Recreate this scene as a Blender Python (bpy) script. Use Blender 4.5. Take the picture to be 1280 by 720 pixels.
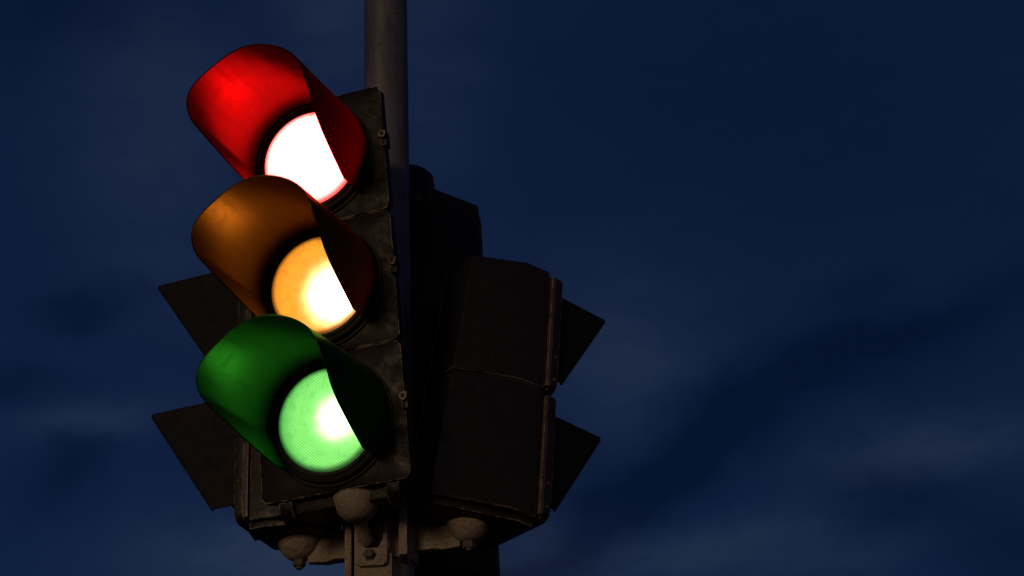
import bpy, bmesh, math, random
from mathutils import Matrix, Vector, noise
random.seed(7)
PI = math.pi
S = bpy.context.scene
COL = S.collection
for o in list(bpy.data.objects):
    bpy.data.objects.remove(o)

# ------------------------------------------------------------------ camera
EYE = 1.60                                   # eye height above the pavement
cam = bpy.data.cameras.new('camera')
cam.sensor_width = 36.0
cam.lens = 60.39
cam.clip_start = 0.05
cam.clip_end = 3000
camo = bpy.data.objects.new('camera', cam)
COL.objects.link(camo)
PITCH, ROLL = 0.5107, -0.0469
camo.matrix_world = Matrix.Translation((0, 0, EYE)) @ Matrix.Rotation(PI/2 + PITCH, 4, 'X') @ Matrix.Rotation(ROLL, 4, 'Z')
S.camera = camo

# ------------------------------------------------------------------ exposure
S.view_settings.view_transform = 'Standard'
S.view_settings.look = 'None'
S.view_settings.exposure = 0
S.view_settings.gamma = 1
S.view_settings.use_curve_mapping = False
S.cycles.use_denoising = True
S.cycles.max_bounces = 8

# ------------------------------------------------------------------ sky: dusk, with torn clouds
SUN_EL, SUN_AZ = math.radians(5.0), math.radians(-24)      # stand-in for street light, low behind the viewer's left shoulder
W = bpy.data.worlds.new('World'); S.world = W; W.use_nodes = True
nt = W.node_tree; nt.nodes.clear()
def N(t, tree=None, **kw):
    n = (tree or nt).nodes.new(t)
    for k, v in kw.items(): setattr(n, k, v)
    return n
def Lk(a, b, tree=None): (tree or nt).links.new(a, b)
def M(op, a, b=None, c=None, clamp=False, tree=None):
    n = N('ShaderNodeMath', tree, operation=op, use_clamp=clamp)
    for i, v in enumerate((a, b, c)):
        if v is None: continue
        if isinstance(v, (int, float)): n.inputs[i].default_value = v
        else: Lk(v, n.inputs[i], tree)
    return n.outputs[0]
def mixc(f, a, b, tree=None, mode='MIX'):
    n = N('ShaderNodeMix', tree, data_type='RGBA', blend_type=mode)
    for i, v in ((0, f), (6, a), (7, b)):
        if isinstance(v, (int, float)): n.inputs[i].default_value = v
        elif isinstance(v, tuple): n.inputs[i].default_value = v if len(v) == 4 else (*v, 1)
        else: Lk(v, n.inputs[i], tree)
    return n.outputs[2]
sky = N('ShaderNodeTexSky', sky_type='NISHITA', sun_disc=False)
sky.sun_elevation = SUN_EL
sky.sun_rotation = PI + SUN_AZ
sky.air_density = 1.0; sky.dust_density = 1.2; sky.ozone_density = 4.0
tc = N('ShaderNodeTexCoord')
nz = N('ShaderNodeTexNoise'); nz.inputs['Scale'].default_value = 8.0; nz.inputs['Detail'].default_value = 5; nz.inputs['Roughness'].default_value = .55
Lk(tc.outputs['Generated'], nz.inputs['Vector'])
sub = N('ShaderNodeVectorMath', operation='SUBTRACT'); Lk(nz.outputs['Color'], sub.inputs[0]); sub.inputs[1].default_value = (.5, .5, .5)
scl = N('ShaderNodeVectorMath', operation='SCALE'); Lk(sub.outputs[0], scl.inputs[0]); scl.inputs['Scale'].default_value = .075
warp = N('ShaderNodeVectorMath', operation='ADD'); Lk(tc.outputs['Generated'], warp.inputs[0]); Lk(scl.outputs[0], warp.inputs[1])
def bank(az, el, la, sa, ang, src=None):
    """soft cloud bank in the sky: azimuth / elevation of its middle, half length, half thickness, slant (degrees)"""
    az, el, ang = map(math.radians, (az, el, ang)); la = math.radians(la); sa = math.radians(sa)
    d = Vector((math.sin(az)*math.cos(el), math.cos(az)*math.cos(el), math.sin(el)))
    rt = Vector((math.cos(az), -math.sin(az), 0)); up = rt.cross(d)
    u = rt*math.cos(ang) + up*math.sin(ang); v = -rt*math.sin(ang) + up*math.cos(ang)
    tot = None
    for ax, s in ((u, la), (v, sa)):
        n = N('ShaderNodeVectorMath', operation='DOT_PRODUCT'); Lk((src or warp).outputs[0], n.inputs[0]); n.inputs[1].default_value = ax
        e = M('SUBTRACT', n.outputs['Value'], d.dot(ax)); e = M('DIVIDE', e, s); e = M('MULTIPLY', e, e)
        tot = e if tot is None else M('ADD', tot, e)
    front = N('ShaderNodeVectorMath', operation='DOT_PRODUCT'); Lk(tc.outputs['Generated'], front.inputs[0]); front.inputs[1].default_value = d
    return M('MULTIPLY', M('EXPONENT', M('MULTIPLY', tot, -1)), M('GREATER_THAN', front.outputs['Value'], 0))
#         az     el    len  thick slant
DARK = [(9.1, 24.6, 8.8, 1.4, 20, .9), (14.4, 26.8, 5.3, .8, 15, .5), (3.0, 21.4, 4.5, 1.2, 36, .8), (-.5, 20.0, 2.1, .5, 7, .5),
        (13.6, 21.2, 2.9, 1.2, -23, .6), (13.1, 28.1, 1.6, .5, 21, .45), (-16.1, 28.3, 1.6, .6, 25, .8), (-15.7, 22.6, 1.6, 1.0, 29, .7),
        (-18.6, 25.4, 2.1, .8, 10, .6), (11.9, 34.6, 6.9, 4.3, -10, .35), (-18.4, 37.5, 3.5, 1.6, 8, .6), (16.6, 18.7, 1.6, 1.6, -8, .5)]
LITE = [(1.0, 20.7, 2.4, 1.2, 19, .9), (-8.3, 20.4, 4.5, 1.6, 5, .8), (14.7, 22.6, 3.5, 1.1, 7, .5), (6.8, 20.1, 4.0, .9, 5, .5),
        (3.5, 26.9, 2.9, 2.9, 26, .45), (-13.2, 33.6, 2.9, 5.1, 4, .36), (-2.2, 35.7, 1.6, 5.3, -2, .2), (-15.2, 24.4, 2.9, .7, 14, .35),
        (-6.5, 38.1, 2.4, 2.7, 1, .35), (11.1, 19.4, 3.2, .8, 1, .3)]
def tot(lst):
    t = None
    for *a, w in lst:
        b = M('MULTIPLY', bank(*a), w); t = b if t is None else M('ADD', t, b)
    return t
nz2 = N('ShaderNodeTexNoise'); nz2.inputs['Scale'].default_value = 11; nz2.inputs['Detail'].default_value = 9; nz2.inputs['Roughness'].default_value = .66
mp = N('ShaderNodeMapping'); mp.inputs['Rotation'].default_value = (0, .42, 0); mp.inputs['Scale'].default_value = (.55, 1, 2.2)
Lk(warp.outputs[0], mp.inputs[0]); Lk(mp.outputs[0], nz2.inputs['Vector'])
wisps = M('MULTIPLY', M('SUBTRACT', nz2.outputs['Fac'], .5), 1.25)
clear = mixc(1.0, sky.outputs[0], (.0230, .036, .070, 1), mode='MULTIPLY')     # the thin blue of late dusk
base = mixc(.86, clear, (.0040, .0088, .0285, 1))
dk = M('ADD', tot(DARK), M('MULTIPLY', wisps, -.55), clamp=True)
lt = M('MULTIPLY', tot(LITE), M('ADD', M('MULTIPLY', wisps, 1.9), .95), clamp=True)
c1 = mixc(M('MULTIPLY', lt, .95), base, (.0215, .0355, .0720, 1))
c2 = mixc(M('MULTIPLY', dk, .80), c1, (.0011, .0050, .0215, 1))
# warm horizon band added below the view, in place of unseen street light
sep = N('ShaderNodeSeparateXYZ'); Lk(tc.outputs['Generated'], sep.inputs[0])
hz = N('ShaderNodeMapRange', interpolation_type='SMOOTHSTEP'); Lk(sep.outputs['Z'], hz.inputs[0])
hz.inputs[1].default_value = .26; hz.inputs[2].default_value = -.02; hz.inputs[3].default_value = 0; hz.inputs[4].default_value = 1
dirw = N('ShaderNodeMapRange', interpolation_type='SMOOTHSTEP'); Lk(sep.outputs['Y'], dirw.inputs[0])
dirw.inputs[1].default_value = .5; dirw.inputs[2].default_value = -.6; dirw.inputs[3].default_value = .25; dirw.inputs[4].default_value = 1
c3 = mixc(M('MULTIPLY', hz.outputs[0], dirw.outputs[0]), c2, (.26, .155, .095, 1))
bg = N('ShaderNodeBackground'); Lk(c3, bg.inputs[0]); bg.inputs[1].default_value = 1.0
wo = N('ShaderNodeOutputWorld'); Lk(bg.outputs[0], wo.inputs[0])

# ------------------------------------------------------------------ lamp: warm stand-in for street light out of view, very soft
sun = bpy.data.lights.new('sun', 'SUN'); sun.energy = .55; sun.angle = math.radians(14); sun.color = (1.0, .70, .40)
street_light_standin_o = bpy.data.objects.new('sun', sun); COL.objects.link(street_light_standin_o)
sd = Vector((math.sin(SUN_AZ)*math.cos(SUN_EL), -math.cos(SUN_AZ)*math.cos(SUN_EL), math.sin(SUN_EL)))   # towards the lamp
street_light_standin_o.rotation_euler = sd.to_track_quat('Z', 'Y').to_euler()

# ------------------------------------------------------------------ materials
def newmat(name):
    m = bpy.data.materials.new(name); m.use_nodes = True
    t = m.node_tree; t.nodes.clear()
    b = N('ShaderNodeBsdfPrincipled', t); o = N('ShaderNodeOutputMaterial', t); Lk(b.outputs[0], o.inputs[0], t)
    return m, t, b
def noise_n(t, scale, detail=4, rough=.6, vec=None, stretch=None):
    c = N('ShaderNodeTexCoord', t).outputs['Object']
    if stretch:
        mpn = N('ShaderNodeMapping', t); mpn.inputs['Scale'].default_value = stretch; Lk(c, mpn.inputs[0], t); c = mpn.outputs[0]
    n = N('ShaderNodeTexNoise', t); n.inputs['Scale'].default_value = scale; n.inputs['Detail'].default_value = detail; n.inputs['Roughness'].default_value = rough
    Lk(c, n.inputs['Vector'], t); return n.outputs['Fac']
def ramp(t, fac, a, b, lo=0.0, hi=1.0):
    n = N('ShaderNodeMapRange', t, interpolation_type='SMOOTHSTEP'); Lk(fac, n.inputs[0], t)
    n.inputs[1].default_value = a; n.inputs[2].default_value = b; n.inputs[3].default_value = lo; n.inputs[4].default_value = hi
    return n.outputs[0]
def edge_mask(t, radius):
    bv = N('ShaderNodeBevel', t); bv.samples = 6; bv.inputs['Radius'].default_value = radius
    g = N('ShaderNodeNewGeometry', t)
    d = N('ShaderNodeVectorMath', t, operation='DOT_PRODUCT'); Lk(bv.outputs[0], d.inputs[0], t); Lk(g.outputs['Normal'], d.inputs[1], t)
    return ramp(t, d.outputs['Value'], .995, .93)
def bump(t, b, h, strength, dist):
    n = N('ShaderNodeBump', t); n.inputs['Strength'].default_value = strength; n.inputs['Distance'].default_value = dist
    Lk(h, n.inputs['Height'], t); Lk(n.outputs[0], b.inputs['Normal'], t)

def painted(name, col, dirt, rough=.42, chips=True, dirtamt=.55, worn=(.30, .25, .20), chip_at=.52, spec=.28, bmp=.22, rvar=1.0, thin=None, tint=None):
    """old dark enamel: dust in patches and runs, scuffed gloss, bare chips along the edges"""
    m, t, b = newmat(name)
    big = noise_n(t, 9, 6, .65); runs = noise_n(t, 24, 4, .6, stretch=(1, 1, .16)); fine = noise_n(t, 260, 3, .7)
    d = M('MULTIPLY', ramp(t, big, .42, .72), ramp(t, runs, .35, .70), tree=t)
    d = M('MULTIPLY', M('ADD', d, M('MULTIPLY', ramp(t, fine, .55, .8), .25, tree=t), tree=t), dirtamt, tree=t)
    c = mixc(d, col, dirt, t)
    speck = ramp(t, noise_n(t, 190, 2, .5), .73, .78)
    if chips:
        e = M('MULTIPLY', edge_mask(t, .0030), ramp(t, noise_n(t, 34, 6, .75), chip_at, chip_at + .09), tree=t)
        e = M('MAXIMUM', e, M('MULTIPLY', speck, .35, tree=t), tree=t)
        c = mixc(e, c, worn, t)
    Lk(c, b.inputs['Base Color'], t)
    Lk(ramp(t, noise_n(t, 40, 5, .65), .3, .75, rough - .10*rvar, rough + .22*rvar), b.inputs['Roughness'], t)
    b.inputs['Specular IOR Level'].default_value = spec
    bump(t, b, M('ADD', M('MULTIPLY', fine, .5, tree=t), noise_n(t, 45, 3, .5), tree=t), bmp, .0008)
    if thin:                                          # translucency and coloured gloss added to imitate lamp bloom and glow
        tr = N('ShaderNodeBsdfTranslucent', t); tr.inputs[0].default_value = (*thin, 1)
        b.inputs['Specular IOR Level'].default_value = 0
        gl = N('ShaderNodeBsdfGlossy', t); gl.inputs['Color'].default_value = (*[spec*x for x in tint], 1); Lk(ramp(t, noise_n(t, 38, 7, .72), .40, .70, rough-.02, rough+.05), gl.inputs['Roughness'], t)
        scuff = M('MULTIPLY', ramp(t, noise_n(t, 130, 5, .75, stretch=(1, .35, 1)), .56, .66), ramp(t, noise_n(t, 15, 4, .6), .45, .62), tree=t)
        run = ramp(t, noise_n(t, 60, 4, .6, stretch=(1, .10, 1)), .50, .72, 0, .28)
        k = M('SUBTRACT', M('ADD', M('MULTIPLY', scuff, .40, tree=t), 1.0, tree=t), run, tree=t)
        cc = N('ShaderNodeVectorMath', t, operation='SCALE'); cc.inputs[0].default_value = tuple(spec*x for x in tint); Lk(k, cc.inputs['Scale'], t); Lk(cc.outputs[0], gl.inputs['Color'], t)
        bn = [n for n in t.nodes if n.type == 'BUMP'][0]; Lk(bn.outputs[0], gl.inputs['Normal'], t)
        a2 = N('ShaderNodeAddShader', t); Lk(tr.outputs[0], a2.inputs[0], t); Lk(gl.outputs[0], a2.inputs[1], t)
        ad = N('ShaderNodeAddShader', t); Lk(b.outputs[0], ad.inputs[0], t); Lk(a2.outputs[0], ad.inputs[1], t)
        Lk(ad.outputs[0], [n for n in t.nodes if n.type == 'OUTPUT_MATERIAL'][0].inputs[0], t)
    return m
M_BLACK = painted('black_enamel', (.0085, .0072, .0066), (.028, .019, .012), dirtamt=.30, chip_at=.46, worn=(.55,.42,.30), spec=.16)
M_DULL = painted('dull_black_enamel', (.0150, .0120, .0105), (.036, .029, .023), rough=.42, dirtamt=.35, chip_at=.44, worn=(.42,.36,.30))
def visor_mat(name, col, thin, tint, spec=.17):  # lamp colours painted into the black visors to deepen the glow inside
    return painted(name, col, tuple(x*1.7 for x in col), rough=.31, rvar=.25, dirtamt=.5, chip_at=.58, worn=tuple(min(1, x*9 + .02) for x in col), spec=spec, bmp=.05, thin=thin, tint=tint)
M_VRED = visor_mat('red_glow_visor', (.0085, .0011, .0011), (.080, .008, .010), (1, .07, .07), .026)
M_VAMB = visor_mat('amber_glow_visor', (.0270, .0125, .0030), (.050, .024, .008), (1, .62, .08), .038)
M_VGRN = visor_mat('green_glow_visor', (.0105, .0330, .0090), (.014, .036, .012), (.27, 1, .20), .038)
M_DARKVISOR = painted('dark_visor_enamel', (.0065, .0055, .0052), (.018, .013, .010), rough=.55, dirtamt=.5, chip_at=.58, worn=(.05, .04, .03), spec=.2)
M_RING = painted('rubber_gasket', (.012, .012, .012), (.030, .027, .024), rough=.55, chips=False)
M_EDGE_HIGHLIGHT = painted('pale_edge_highlight', (.12, .12, .13), (.05, .045, .04), rough=.4, worn=(.35, .33, .30), chip_at=.5)  # pale colour paints the sky highlight on a shaded edge
M_LIP = painted('bare_metal_lip', (.085, .060, .045), (.045, .034, .026), rough=.38, worn=(.45, .36, .28), chip_at=.45)

def iron(name, col, rust, amt):
    m, t, b = newmat(name)
    big = noise_n(t, 22, 6, .7); f = noise_n(t, 150, 4, .7)
    c = mixc(ramp(t, big, .38, .66, 0, amt), col, rust, t)
    c = mixc(ramp(t, f, .46, .66, 0, .7), c, tuple(x*.45 for x in col), t)
    e = M('MULTIPLY', edge_mask(t, .003), ramp(t, noise_n(t, 50, 4, .7), .42, .6), tree=t)
    c = mixc(M('MULTIPLY', e, .6, tree=t), c, tuple(min(1, x*2.1) for x in col), t)
    Lk(c, b.inputs['Base Color'], t); b.inputs['Roughness'].default_value = .72
    bump(t, b, M('ADD', f, M('MULTIPLY', big, 1.5, tree=t), tree=t), .9, .0028)
    return m
M_IRON = iron('weathered_iron', (.29, .245, .200), (.30, .18, .105), .5)
M_BOLT = iron('bolt_steel', (.10, .080, .066), (.12, .065, .04), .8)

def pole_mat():
    m, t, b = newmat('galvanised_pole')
    n1 = noise_n(t, 12, 6, .7, stretch=(1, 1, .35)); n2 = noise_n(t, 60, 4, .65); st = noise_n(t, 30, 3, .5, stretch=(1, 1, .03))
    c = mixc(ramp(t, n1, .35, .68), (.112, .106, .112), (.205, .195, .202), t)
    c = mixc(ramp(t, n2, .60, .72, 0, .75), c, (.022, .020, .020), t)
    c = mixc(ramp(t, st, .5, .75, 0, .35), c, (.07, .062, .06), t)
    Lk(c, b.inputs['Base Color'], t); b.inputs['Metallic'].default_value = .45; b.inputs['Roughness'].default_value = .42
    bump(t, b, n2, .5, .0012)
    return m
M_POLE = pole_mat()

def lens_mat(name, edge, mid, hot, core, off, grain):
    """lit moulded lens: lamp core seen off-axis, falling to the tint of the glass, in a fine prismatic grid"""
    m, t, b = newmat(name)
    oc = N('ShaderNodeTexCoord', t).outputs['Object']
    s = N('ShaderNodeSeparateXYZ', t); Lk(oc, s.inputs[0], t)
    dx = M('SUBTRACT', s.outputs[0], off[0], tree=t); dz = M('SUBTRACT', s.outputs[2], off[1], tree=t)
    r = M('SQRT', M('ADD', M('MULTIPLY', dx, dx, tree=t), M('MULTIPLY', dz, dz, tree=t), tree=t), tree=t)
    r = M('ADD', r, M('MULTIPLY', M('SUBTRACT', noise_n(t, 26, 4, .6), .5, tree=t), .018, tree=t), tree=t)
    c = mixc(ramp(t, r, core[2], core[1]), edge, mid, t)
    c = mixc(M('POWER', ramp(t, r, core[1], core[0]), 2.6, tree=t), c, hot, t)
    # prism grid, 2.6 mm pitch, and a film of dirt on the glass
    k = 2*PI/.0060
    g = M('MULTIPLY', M('SINE', M('MULTIPLY', s.outputs[0], k, tree=t), tree=t), M('SINE', M('MULTIPLY', s.outputs[2], k, tree=t), tree=t), tree=t)
    g = M('MULTIPLY', g, grain, tree=t)
    dirt = ramp(t, noise_n(t, 70, 5, .7), .45, .78, 0, .22)
    runs = M('MULTIPLY', ramp(t, noise_n(t, 95, 4, .65, stretch=(1, 1, .22)), .52, .70), ramp(t, s.outputs[2], .01, .085), tree=t)
    f = M('SUBTRACT', M('ADD', g, 1.0, tree=t), M('ADD', dirt, M('MULTIPLY', runs, .35, tree=t), tree=t), tree=t)
    # rim of the moulding is thicker: less light
    cr = M('SQRT', M('ADD', M('MULTIPLY', s.outputs[0], s.outputs[0], tree=t), M('MULTIPLY', s.outputs[2], s.outputs[2], tree=t), tree=t), tree=t)
    f = M('MULTIPLY', f, ramp(t, cr, .1005, .087, .12, 1), tree=t)
    Lk(c, b.inputs['Emission Color'], t); Lk(f, b.inputs['Emission Strength'], t)
    b.inputs['Base Color'].default_value = (*[min(.3, x*.1) for x in edge[:3]], 1)
    b.inputs['Roughness'].default_value = .25
    m.cycles.emission_sampling = 'FRONT'
    return m
M_RED = lens_mat('lit_red_lens', (12., 1.12, .95, 1), (22., 1.35, 1.2, 1), (80., 1.8, 1.6, 1), (.014, .085, .130), (.022, -.012), .05)
M_AMB = lens_mat('lit_amber_lens', (.80, .225, .010, 1), (1.20, .45, .038, 1), (34., 13.0, 5.5, 1), (.004, .104, .160), (.038, -.028), .06)
M_GRN = lens_mat('lit_green_lens', (.095, .50, .090, 1), (.27, .92, .19, 1), (6.5, 20., 4.6, 1), (-.012, .084, .130), (.026, -.002), .30)
def glass(name, col):
    m, t, b = newmat(name); Lk(mixc(ramp(t, noise_n(t, 60, 4, .7), .4, .7), col, tuple(x*.5 for x in col), t), b.inputs['Base Color'], t)
    b.inputs['Roughness'].default_value = .18; return m
G_RED, G_AMB, G_GRN = glass('dark_red_glass', (.12, .008, .006)), glass('dark_amber_glass', (.13, .055, .006)), glass('dark_green_glass', (.008, .07, .035))
def asphalt():
    m, t, b = newmat('asphalt')
    Lk(mixc(ramp(t, noise_n(t, 3, 8, .7), .35, .65), (.038, .037, .036), (.062, .060, .057), t), b.inputs['Base Color'], t)
    b.inputs['Roughness'].default_value = .85; bump(t, b, noise_n(t, 120, 4, .7), .6, .004); return m

# ------------------------------------------------------------------ mesh helpers
def build(name, bm, mat, parent=None, smooth=False, angle=35, matrix=None):
    bmesh.ops.remove_doubles(bm, verts=bm.verts, dist=1e-6)
    bmesh.ops.recalc_face_normals(bm, faces=bm.faces)
    me = bpy.data.meshes.new(name); bm.to_mesh(me); bm.free()
    me.materials.append(mat)
    if smooth:
        me.polygons.foreach_set('use_smooth', [True]*len(me.polygons))
        try: me.set_sharp_from_angle(angle=math.radians(angle))
        except Exception: pass
    o = bpy.data.objects.new(name, me); COL.objects.link(o)
    if parent: o.parent = parent
    if matrix is not None: o.matrix_local = matrix
    return o
def bevel(bm, w, seg=2, ang=30):
    bmesh.ops.recalc_face_normals(bm, faces=bm.faces)
    es = [e for e in bm.edges if len(e.link_faces) == 2 and e.calc_face_angle(0) > math.radians(ang)]
    bmesh.ops.bevel(bm, geom=es, offset=w, segments=seg, affect='EDGES', profile=.6, clamp_overlap=True)
def box(bm, x0, x1, y0, y1, z0, z1):
    v = [bm.verts.new((x, y, z)) for x in (x0, x1) for y in (y0, y1) for z in (z0, z1)]
    for f in ((0,1,3,2),(4,6,7,5),(0,4,5,1),(2,3,7,6),(0,2,6,4),(1,5,7,3)): bm.faces.new([v[i] for i in f])
def bbox(x0, x1, y0, y1, z0, z1, w=.002, seg=2):
    bm = bmesh.new(); box(bm, x0, x1, y0, y1, z0, z1); bevel(bm, w, seg); return bm
def prism(bm, prof, z0, z1, top=None):
    """prof: outline in (x, y); top: optional outline at z1"""
    a = [bm.verts.new((x, y, z0)) for x, y in prof]; b = [bm.verts.new((x, y, z1)) for x, y in (top or prof)]
    n = len(a); bm.faces.new(a[::-1]); bm.faces.new(b)
    for i in range(n): bm.faces.new((a[i], a[(i+1) % n], b[(i+1) % n], b[i]))
def lathe(bm, prof, n=48, axis='Z', center=(0,0,0), closed=False):
    rings = []
    for r, h in prof:
        ring = []
        for i in range(n):
            a = 2*PI*i/n; p = (r*math.cos(a), r*math.sin(a), h) if axis == 'Z' else (r*math.cos(a), h, r*math.sin(a))
            ring.append(bm.verts.new(Vector(p) + Vector(center)))
        rings.append(ring)
    m = len(rings)
    for k in range(m if closed else m-1):
        for i in range(n): bm.faces.new((rings[k][i], rings[k][(i+1) % n], rings[(k+1) % m][(i+1) % n], rings[(k+1) % m][i]))
    if not closed:
        for ring, (r, h) in ((rings[0], prof[0]), (rings[-1], prof[-1])):
            if r > 1e-5: bm.faces.new(ring)
    return rings
def tag(o, label, cat, group=None):
    o['label'] = label; o['category'] = cat
    if group: o['group'] = group
def thing(name, label, cat, mat, group=None):
    o = bpy.data.objects.new(name, None); COL.objects.link(o); o.empty_display_size = .1
    o.matrix_world = mat; tag(o, label, cat, group); return o
def pose(X, Y, Z, yaw, tilt, lean, half):
    """place a head whose local frame has x along its face, y into its back, z up from its base"""
    R = Matrix.Rotation(-yaw, 4, 'Z') @ Matrix.Rotation(tilt, 4, 'X') @ Matrix.Rotation(lean, 4, 'Y')
    return Matrix.Translation((X, Y, Z + EYE)) @ R @ Matrix.Translation((0, 0, -half))

# ------------------------------------------------------------------ ground
bm = bmesh.new()
for (x, y) in ((-900,-900),(900,-900),(900,900),(-900,900)): bm.verts.new((x, y, 0))
bm.faces.new(bm.verts[:])
g = build('ground', bm, asphalt()); g['kind'] = 'structure'

# ------------------------------------------------------------------ pole
PX, PY, PR = -.2625, 3.1553, .0494
bm = bmesh.new()
lathe(bm, [(PR*1.02, 0), (PR*1.02, 2.0), (PR, 2.2), (PR, 7.5), (.02, 7.53)], 64)
pole = build('signal_pole', bm, M_POLE, smooth=True)
pole.location = (PX, PY, 0)
tag(pole, 'tall round grey metal pole rising behind the red light', 'pole')
build('base_collar', (lambda b: (lathe(b, [(.11, 0), (.11, .02), (.07, .035), (.066, .16), (.052, .18)], 48), b)[1])(bmesh.new()), M_IRON, pole, True)

# ------------------------------------------------------------------ vehicle heads
H, WD = .2721, .1509
def visd(t):
    return .980*(-.0001 + .3708*(1+math.cos(t))/2 - .1066*math.cos(2*t) + .0204*math.cos(3*t) + .00675*math.cos(4*t))
def visor_bm(tmax=math.radians(134), th=.0028, nt_=96, nd=14):
    bm = bmesh.new(); grid = {}
    for s, off in ((0, 0), (1, th)):
        for i in range(nt_+1):
            t = -tmax + 2*tmax*i/nt_; D = max(visd(t), .040)
            for j in range(nd+1):
                d = .004 + (D-.004)*j/nd
                r = .1203 - .0012*d + off
                # hand-worn sheet: slightly out of round
                r += .0012*math.sin(2.3*t + 9*d) * min(1, d/.1)
                T0 = math.radians(93)
                if abs(t) <= T0: x, z = r*math.sin(t), r*math.cos(t)
                else:                                   # below the fold the sheet runs flat
                    f = (abs(t)-T0)/(tmax-T0)
                    x = r*(math.sin(T0)*(1-f) + math.sin(tmax)*f)*math.copysign(1, t); z = r*(math.cos(T0)*(1-f) + math.cos(tmax)*f)
                grid[s, i, j] = bm.verts.new((x, -d, z))
    q = lambda *k: bm.faces.new([grid[x] for x in k])
    for s in (0, 1):
        for i in range(nt_):
            for j in range(nd): q((s,i,j),(s,i+1,j),(s,i+1,j+1),(s,i,j+1))
    for i in range(nt_):
        q((0,i,nd),(0,i+1,nd),(1,i+1,nd),(1,i,nd)); q((0,i,0),(1,i,0),(1,i+1,0),(0,i+1,0))
    for i in (0, nt_):
        for j in range(nd): q((0,i,j),(0,i,j+1),(1,i,j+1),(1,i,j))
    return bm
def ring_bm():
    bm = bmesh.new()
    lathe(bm, [(.1005, .002), (.1005, -.016), (.1022, -.0208), (.1085, -.0212), (.1105, -.018), (.1125, -.0185), (.1150, -.022), (.1198, -.020), (.1200, -.006), (.1235, -.006), (.1240, -.010), (.1272, -.009), (.1280, .002)], 96, 'Y', closed=True)
    return bm
def lens_bm():
    bm = bmesh.new(); R0, bulge = .1004, .011; prev = None
    prof = [(R0*math.sin(PI/2*k/12), -.0195 - bulge*math.cos(PI/2*k/12)) for k in range(1, 13)] + [(R0, -.008)]
    rings = lathe(bm, prof[::-1], 96, 'Y')
    return bm
def door_bm(z0, z1):
    """front plate with a round opening and a rolled edge"""
    bm = bmesh.new(); n = 96; zc = (z0+z1)/2; hw, hh = WD, (z1-z0)/2 - .0012
    def sq(a, w, h, rc=.012):
        c, s = math.sin(a), math.cos(a); k = min(w/max(abs(c), 1e-9), h/max(abs(s), 1e-9)); x, z = c*k, s*k
        if abs(x) > w-rc and abs(z) > h-rc:
            # round the corner
            cx, cz = math.copysign(w-rc, x), math.copysign(h-rc, z); d = Vector((x-cx, z-cz))
            if d.length > rc: d = d.normalized()*rc
            x, z = cx+d.x, cz+d.y
        return x, z
    loops = []
    for kind, y in (('c', .004), ('c', -.004), ('i', -.004), ('m', -.001), ('o', 0.0), ('o', .022), ('k', .022)):
        L = []
        for i in range(n):
            a = 2*PI*(i+.5)/n
            if kind == 'c': x, z = .114*math.sin(a), .114*math.cos(a)
            elif kind == 'i': x, z = .1262*math.sin(a), .1262*math.cos(a)
            elif kind == 'm': x, z = sq(a, hw-.003, hh-.003, .010)
            elif kind == 'o': x, z = sq(a, hw, hh)
            else: x, z = sq(a, hw-.004, hh-.004)
            L.append(bm.verts.new((x, y, z+zc)))
        loops.append(L)
    for a, b in zip(loops, loops[1:]):
        for i in range(n): bm.faces.new((a[i], a[(i+1) % n], b[(i+1) % n], b[i]))
    return bm
def body_prof(w, d, chamfer=.5, y0=.020, deep=.05):
    return [(-w, y0), (w, y0), (w, y0+deep), (w*chamfer, d), (-w*chamfer, d), (-w, y0+deep)]
def latch_bm(x, zc):
    bm = bmesh.new()
    box(bm, x-.004, x+.008, -.010, .014, zc-.016, zc+.016); bevel(bm, .002)
    lathe(bm, [(.0072, -.018), (.0082, -.014), (.0082, -.002), (.005, 0)], 12, 'Y', (x+.004, -.003, zc+.004))
    box(bm, x-.001, x+.009, -.022, -.012, zc-.001, zc+.010)
    return bm
def vehicle_head(label, mat, lenses, names, group, visors=(M_DARKVISOR,)*3, wide=.128, deep=.165, chamfer=.5, sink=0):
    root = thing('traffic_light', label, 'traffic light', mat, group)
    for k, (lm, nm) in enumerate(zip(lenses, names)):
        z0 = (2-k)*H; zc = z0 + H/2
        bm = bmesh.new(); prism(bm, body_prof(wide, deep, chamfer), z0+.0015, z0+H-.0015); bevel(bm, .006, 3)
        sec = build('section_housing', bm, M_BLACK, root, True)
        build('door', door_bm(z0, z0+H), M_BLACK, sec, True, 30)
        build('lens_ring', ring_bm(), M_RING, sec, True, 30, Matrix.Translation((0, 0, zc)))
        l = build('lens', lens_bm(), lm, sec, True, 60, Matrix.Translation((0, 0, zc))); l['label'] = nm + ' lens'
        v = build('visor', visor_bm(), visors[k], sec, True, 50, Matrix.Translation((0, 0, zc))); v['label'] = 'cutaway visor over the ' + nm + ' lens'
        build('latch', latch_bm(WD, zc + .012), M_BLACK, sec, True)
    # lower end casting with a rolled rim
    bm = bmesh.new(); w = wide - .004
    prism(bm, [(x*.90, .02+(y-.02)*.95) for x, y in body_prof(w, deep, chamfer)], -.026, -.0005, body_prof(w, deep, chamfer)); bevel(bm, .006, 3)
    build('end_cap', bm, M_BLACK, root, True)
    bm = bmesh.new(); prism(bm, body_prof(wide-.004, deep, chamfer), 3*H+.0005, 3*H+.018, [(x*.86, .02+(y-.02)*.92) for x, y in body_prof(wide, deep, chamfer)]); bevel(bm, .005, 3)
    if sink: build('top_cap', bm, M_BLACK, root, True)
    else: bm.free()
    return root
GRP = 'signal heads mounted round the pole'
A_MAT = pose(-.36749, 2.90532, 1.64694, .30956, .1496, -.01067, 1.5*H)
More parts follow.
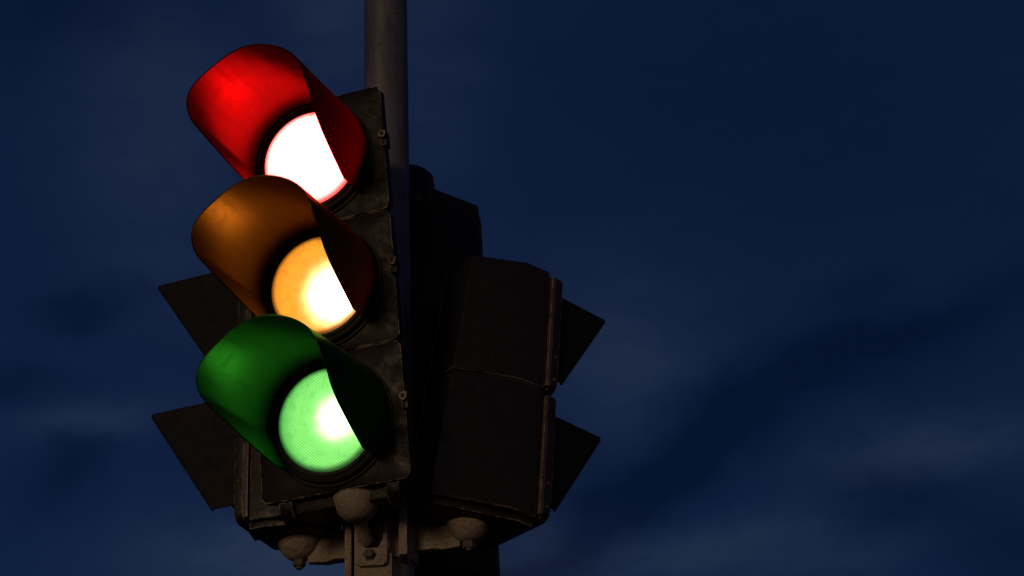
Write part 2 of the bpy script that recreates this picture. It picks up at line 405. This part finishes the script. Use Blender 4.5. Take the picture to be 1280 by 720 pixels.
A = vehicle_head('black traffic light nearest the viewer, all three lamps glowing red, amber and green', A_MAT, (M_RED, M_AMB, M_GRN), ('glowing red', 'glowing amber', 'glowing green'), GRP, (M_VRED, M_VAMB, M_VGRN))
# curved lugs cast under the near head
for x0, x1 in ((.098, .124), (-.118, -.092)):
    bm = bmesh.new(); prof = [(.004, -.0008), (.004, -.016), (.010, -.027), (.024, -.036), (.050, -.040), (.050, -.028), (.028, -.024), (.017, -.016), (.014, -.0008)]
    a = [bm.verts.new((x0, y, z)) for y, z in prof]; b = [bm.verts.new((x1, y, z)) for y, z in prof]
    bm.faces.new(a); bm.faces.new(b[::-1])
    for k in range(len(a)): bm.faces.new((a[k], b[k], b[(k+1) % len(a)], a[(k+1) % len(a)]))
    bevel(bm, .0015); build('cast_lug', bm, M_BLACK, A, True)

D_MAT = pose(-.2200, 3.440, 1.655, 3.17, -.085, .010, 1.5*.2911)
Dh = vehicle_head('tall black traffic light behind the pole, back turned, with a rounded cap on top', D_MAT @ Matrix.Scale(1.07, 4), (G_RED, G_AMB, G_GRN), ('dark red', 'dark amber', 'dark green'), GRP, wide=.1485, deep=.165, chamfer=.40)
# domed hood over the back of it
bm = bmesh.new()
lathe(bm, [(.060, -.03), (.061, .030), (.059, .046), (.050, .056), (.030, .061), (.001, .062)], 48)
build('domed_cap', bm, M_DULL, Dh, True, 60, Matrix.Translation((.0, .118, 3*H)))

# ------------------------------------------------------------------ pedestrian heads
def ped_head(label, X, Y, Z, yaw, tilt, HS, w, d, L, zt, zb, Lb, wv, trim, dtop, dbot, wback):
    root = thing('pedestrian_signal', label, 'pedestrian signal', pose(X, Y, Z, yaw, tilt, 0, HS), GRP)
    wr = w*wback
    for k, gl in enumerate((G_RED, G_GRN)):
        z0 = (1-k)*HS; zc = z0 + HS/2
        bm = bmesh.new(); y0 = .030
        def prof(f):                                     # the case deepens towards its foot
            dd = dbot + (dtop-dbot)*f
            return [(-w+.006, y0), (w-.006, y0), (w-.012, y0+.060), (wr, dd), (-wr, dd), (-w+.012, y0+.060)]
        prism(bm, prof((1-k)*.5), z0+.0012, z0+HS-.0012, prof((1-k)*.5+.5))
        bevel(bm, .0045, 3)
        sec = build('section_housing', bm, M_DULL, root, True)
        # pale bead added down the rear corner as its chipped, skylit edge line
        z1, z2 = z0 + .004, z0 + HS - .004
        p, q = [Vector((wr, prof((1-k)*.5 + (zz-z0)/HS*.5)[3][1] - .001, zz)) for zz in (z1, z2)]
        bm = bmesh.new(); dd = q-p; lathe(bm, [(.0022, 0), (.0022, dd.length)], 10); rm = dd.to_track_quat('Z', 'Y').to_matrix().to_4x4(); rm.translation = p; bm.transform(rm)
        build('corner_highlight', bm, M_EDGE_HIGHLIGHT, sec, True)
        # door frame: a shallow tray with a raised lip, rounded corners
        bm = bmesh.new(); rc = .022
        pts = []
        for cx, cz, a0 in ((w-rc, HS/2-rc-.002, 0), (-w+rc, HS/2-rc-.002, 90), (-w+rc, -HS/2+rc+.002, 180), (w-rc, -HS/2+rc+.002, 270)):
            for i in range(7):
                a = math.radians(a0 + 15*i); pts.append((cx + rc*math.cos(a), cz + rc*math.sin(a)))
        a = [bm.verts.new((x, 0, z+zc)) for x, z in pts]; b = [bm.verts.new((x, .020, z+zc)) for x, z in pts]
        bm.faces.new(a); bm.faces.new(b[::-1])
        for i in range(len(a)): bm.faces.new((a[i], b[i], b[(i+1) % len(a)], a[(i+1) % len(a)]))
        bevel(bm, .003, 2, 60)
        build('door', bm, M_DULL, sec, True, 40)
        for s in (-1, 1):
            build('edge_trim', bbox(s*(w-.002)-trim, s*(w-.002)+trim, .0205, .0295, zc-HS/2+.008, zc+HS/2-.016, .0013), M_LIP, sec, True)
            for zz in (zc-HS*.22, zc-HS*.40):
                bm = bmesh.new(); lathe(bm, [(.0001, w*0), (.0030, 0), (.0030, .0022), (.0001, .0030)], 10, 'Y')
                build('screw', bm, M_BOLT, sec, True, 35, Matrix.Translation((s*w, .010, zz)) @ Matrix.Rotation(-s*PI/2, 4, 'Z'))
        # square hood: top and two slanting cheeks
        bm = bmesh.new(); th = .0034
        for s in (-1, 1):
            x0, x1 = sorted((s*wv, s*(wv-th)))
            poly = [(0.0, zt), (-L, zt), (-Lb, zb), (0.0, zb)]
            va = [bm.verts.new((x0, y, z+zc)) for y, z in poly]; vb = [bm.verts.new((x1, y, z+zc)) for y, z in poly]
            bm.faces.new(va); bm.faces.new(vb[::-1])
            for i in range(4): bm.faces.new((va[i], vb[i], vb[(i+1) % 4], va[(i+1) % 4]))
        box(bm, -wv+th+.0002, wv-th-.0002, -L, 0, zc+zt-th, zc+zt)
        bevel(bm, .0012, 2)
        # rolled lip along each slanting edge
        for s in (-1, 1):
            p, q = Vector((s*(wv-.004), -L, zt-.004+zc)), Vector((s*(wv-.004), -Lb, zb+zc)); dd = (q-p)
            b2 = bmesh.new(); lathe(b2, [(.0028, 0), (.0028, dd.length)], 10); rm = dd.to_track_quat('Z', 'Y').to_matrix().to_4x4(); rm.translation = p; b2.transform(rm)
            tmp = bpy.data.meshes.new('t'); b2.to_mesh(tmp); b2.free(); bm.from_mesh(tmp); bpy.data.meshes.remove(tmp)
        build('visor', bm, M_DARKVISOR, sec)
        bm = bmesh.new(); box(bm, -.082, .082, -.006, -.0005, zc-.082, zc+.082); bevel(bm, .002)
        l = build('lens', bm, gl, sec); l['label'] = 'dark square lens'
    bm = bmesh.new()
    prism(bm, [(-w*.80, .024), (w*.80, .024), (w*.80, .06), (wr*.8, dbot*.92), (-wr*.8, dbot*.92), (-w*.8, .06)], -.012, .004); bevel(bm, .004, 2)
    build('end_cap', bm, M_DULL, root, True)
    return root
Cp = ped_head('dark two part pedestrian signal right of the pole, facing right with its back showing', .0072, 3.2167, 1.5053, -2.281, .132, .2874, .1136, .1736, .1319, .1, -.1055, .0219, .1009, .0040, .188, .236, .38)
Bp = ped_head('dark two part pedestrian signal half hidden behind the lit traffic light, hoods pointing left', -.5302, 3.1745, 1.541, 1.8977, .0179, .3009, .0949, .1514, .193, .1225, -.113, .048, .0935, .0016, .151, .160, .58)

# ------------------------------------------------------------------ mounting bracket round the pole
BZ = EYE + 1.214
br = thing('mounting_bracket', 'rusty iron bracket clamped round the pole, its arms carrying the signal heads', 'bracket', Matrix.Translation((PX, PY, BZ)))
def radial(dx, dy): return Matrix.Rotation(math.atan2(dy, dx), 4, 'Z')
arms = [(-.1769, .0203), (.1565, -.0349), (.03, .19)]
bm = bmesh.new()
lathe(bm, [(PR*1.02+.001, -.050), (PR+.007, -.050), (PR+.008, -.046), (PR+.008, .020), (PR+.007, .024), (PR*1.02+.001, .024)], 64, closed=True)
build('clamp_band', bm, M_IRON, br, True)
def socket(dx, dy, zt, r, nut=True):
    bm = bmesh.new()
    k = r/.040
    lathe(bm, [(.030*k, zt+.006), (.037*k, zt+.004), (.0405*k, zt), (.041*k, zt-.010), (.038*k, zt-.026), (.031*k, zt-.040), (.022*k, zt-.050), (.014, zt-.055)], 48, center=(dx, dy, 0))
    s = build('swivel_socket', bm, M_IRON, br, True, 50)
    if not nut: return
    bm = bmesh.new(); lathe(bm, [(.0115, zt-.068), (.0128, zt-.066), (.0128, zt-.054), (.0115, zt-.052)], 6, center=(dx, dy, 0))
    lathe(bm, [(.006, zt-.073), (.0068, zt-.071), (.0068, zt-.066)], 16, center=(dx, dy, 0))
    build('nut', bm, M_BOLT, s, True, 30)
for (dx, dy) in arms:
    L = math.hypot(dx, dy)
    bm = bmesh.new()
    # arm: a deep bar that narrows and sweeps down to its socket, a weld bead at the end
    secs = [(PR+.004, .030, -.030, .014), (L*.60, .031, -.030, .014), (L*.68, .026, -.033, .012), (L*.90, -.008, -.030, .008)]
    prev = None
    for x, zt, zb, hw in secs:
        cur = [bm.verts.new((x, -hw, zb)), bm.verts.new((x, hw, zb)), bm.verts.new((x, hw, zt)), bm.verts.new((x, -hw, zt))]
        if prev:
            for i in range(4): bm.faces.new((prev[i], prev[(i+1) % 4], cur[(i+1) % 4], cur[i]))
        else: bm.faces.new(cur)
        prev = cur
    bm.faces.new(prev[::-1]); bevel(bm, .003, 2, 20)
    build('arm', bm, M_IRON, br, True, 30, radial(dx, dy))
    socket(dx, dy, .034, .0435)
# arm to the near head: forked block, bolt and slanting neck
socket(-.0465, -.1560, .040, .045, False)
bm = bmesh.new()
a = Vector((-.040, -.088, -.020)); b = Vector((-.0465, -.150, .004))
for p, q, r in ((a, b, .0135),):
    d = (q-p).normalized(); R = d.to_track_quat('Z', 'Y').to_matrix().to_4x4(); R.translation = p
    b2 = bmesh.new(); lathe(b2, [(r*1.15, -.012), (r*1.15, 0), (r, .004), (r, (q-p).length), (r*1.1, (q-p).length+.01)], 24); b2.transform(R)
    tmp = bpy.data.meshes.new('t'); b2.to_mesh(tmp); b2.free(); bm.from_mesh(tmp); bpy.data.meshes.remove(tmp)
build('neck', bm, M_IRON, br, True)
bm = bmesh.new()
fx, fy = -.026, -.090                                     # fork plate with two prongs
outl = [(-.030, .034), (-.022, .034), (-.021, .000), (-.012, -.012), (.012, -.012), (.021, .004), (.023, .038), (.030, .038), (.030, -.040), (.022, -.047), (-.022, -.047), (-.030, -.040)]
va = [bm.verts.new((fx+x, fy, z-.032)) for x, z in outl]; vb = [bm.verts.new((fx+x, fy+.012, z-.032)) for x, z in outl]
bm.faces.new(va); bm.faces.new(vb[::-1])
for i in range(len(va)): bm.faces.new((va[i], vb[i], vb[(i+1) % len(va)], va[(i+1) % len(va)]))
bevel(bm, .002, 2)
fork = build('fork_plate', bm, M_IRON, br, True)
bm = bmesh.new(); lathe(bm, [(.0125, fy-.0005), (.0125, fy-.003), (.0095, fy-.0035), (.0095, fy-.010), (.008, fy-.012)], 6, 'Y', (fx-.004, 0, -.058))
build('bolt', bm, M_BOLT, fork, True, 30)
for x0, x1, y0, y1, z0, z1 in ((-.079, -.066, -.070, .004, -.110, .040), (.0255, .0415, -.086, -.030, -.058, .036), (-.052, .012, -.079, -.046, -.150, -.052), (-.060, -.052, -.075, -.020, -.100, .024)):
    build('strap', bbox(x0, x1, y0, y1, z0, z1, .0025), M_IRON, br, True)
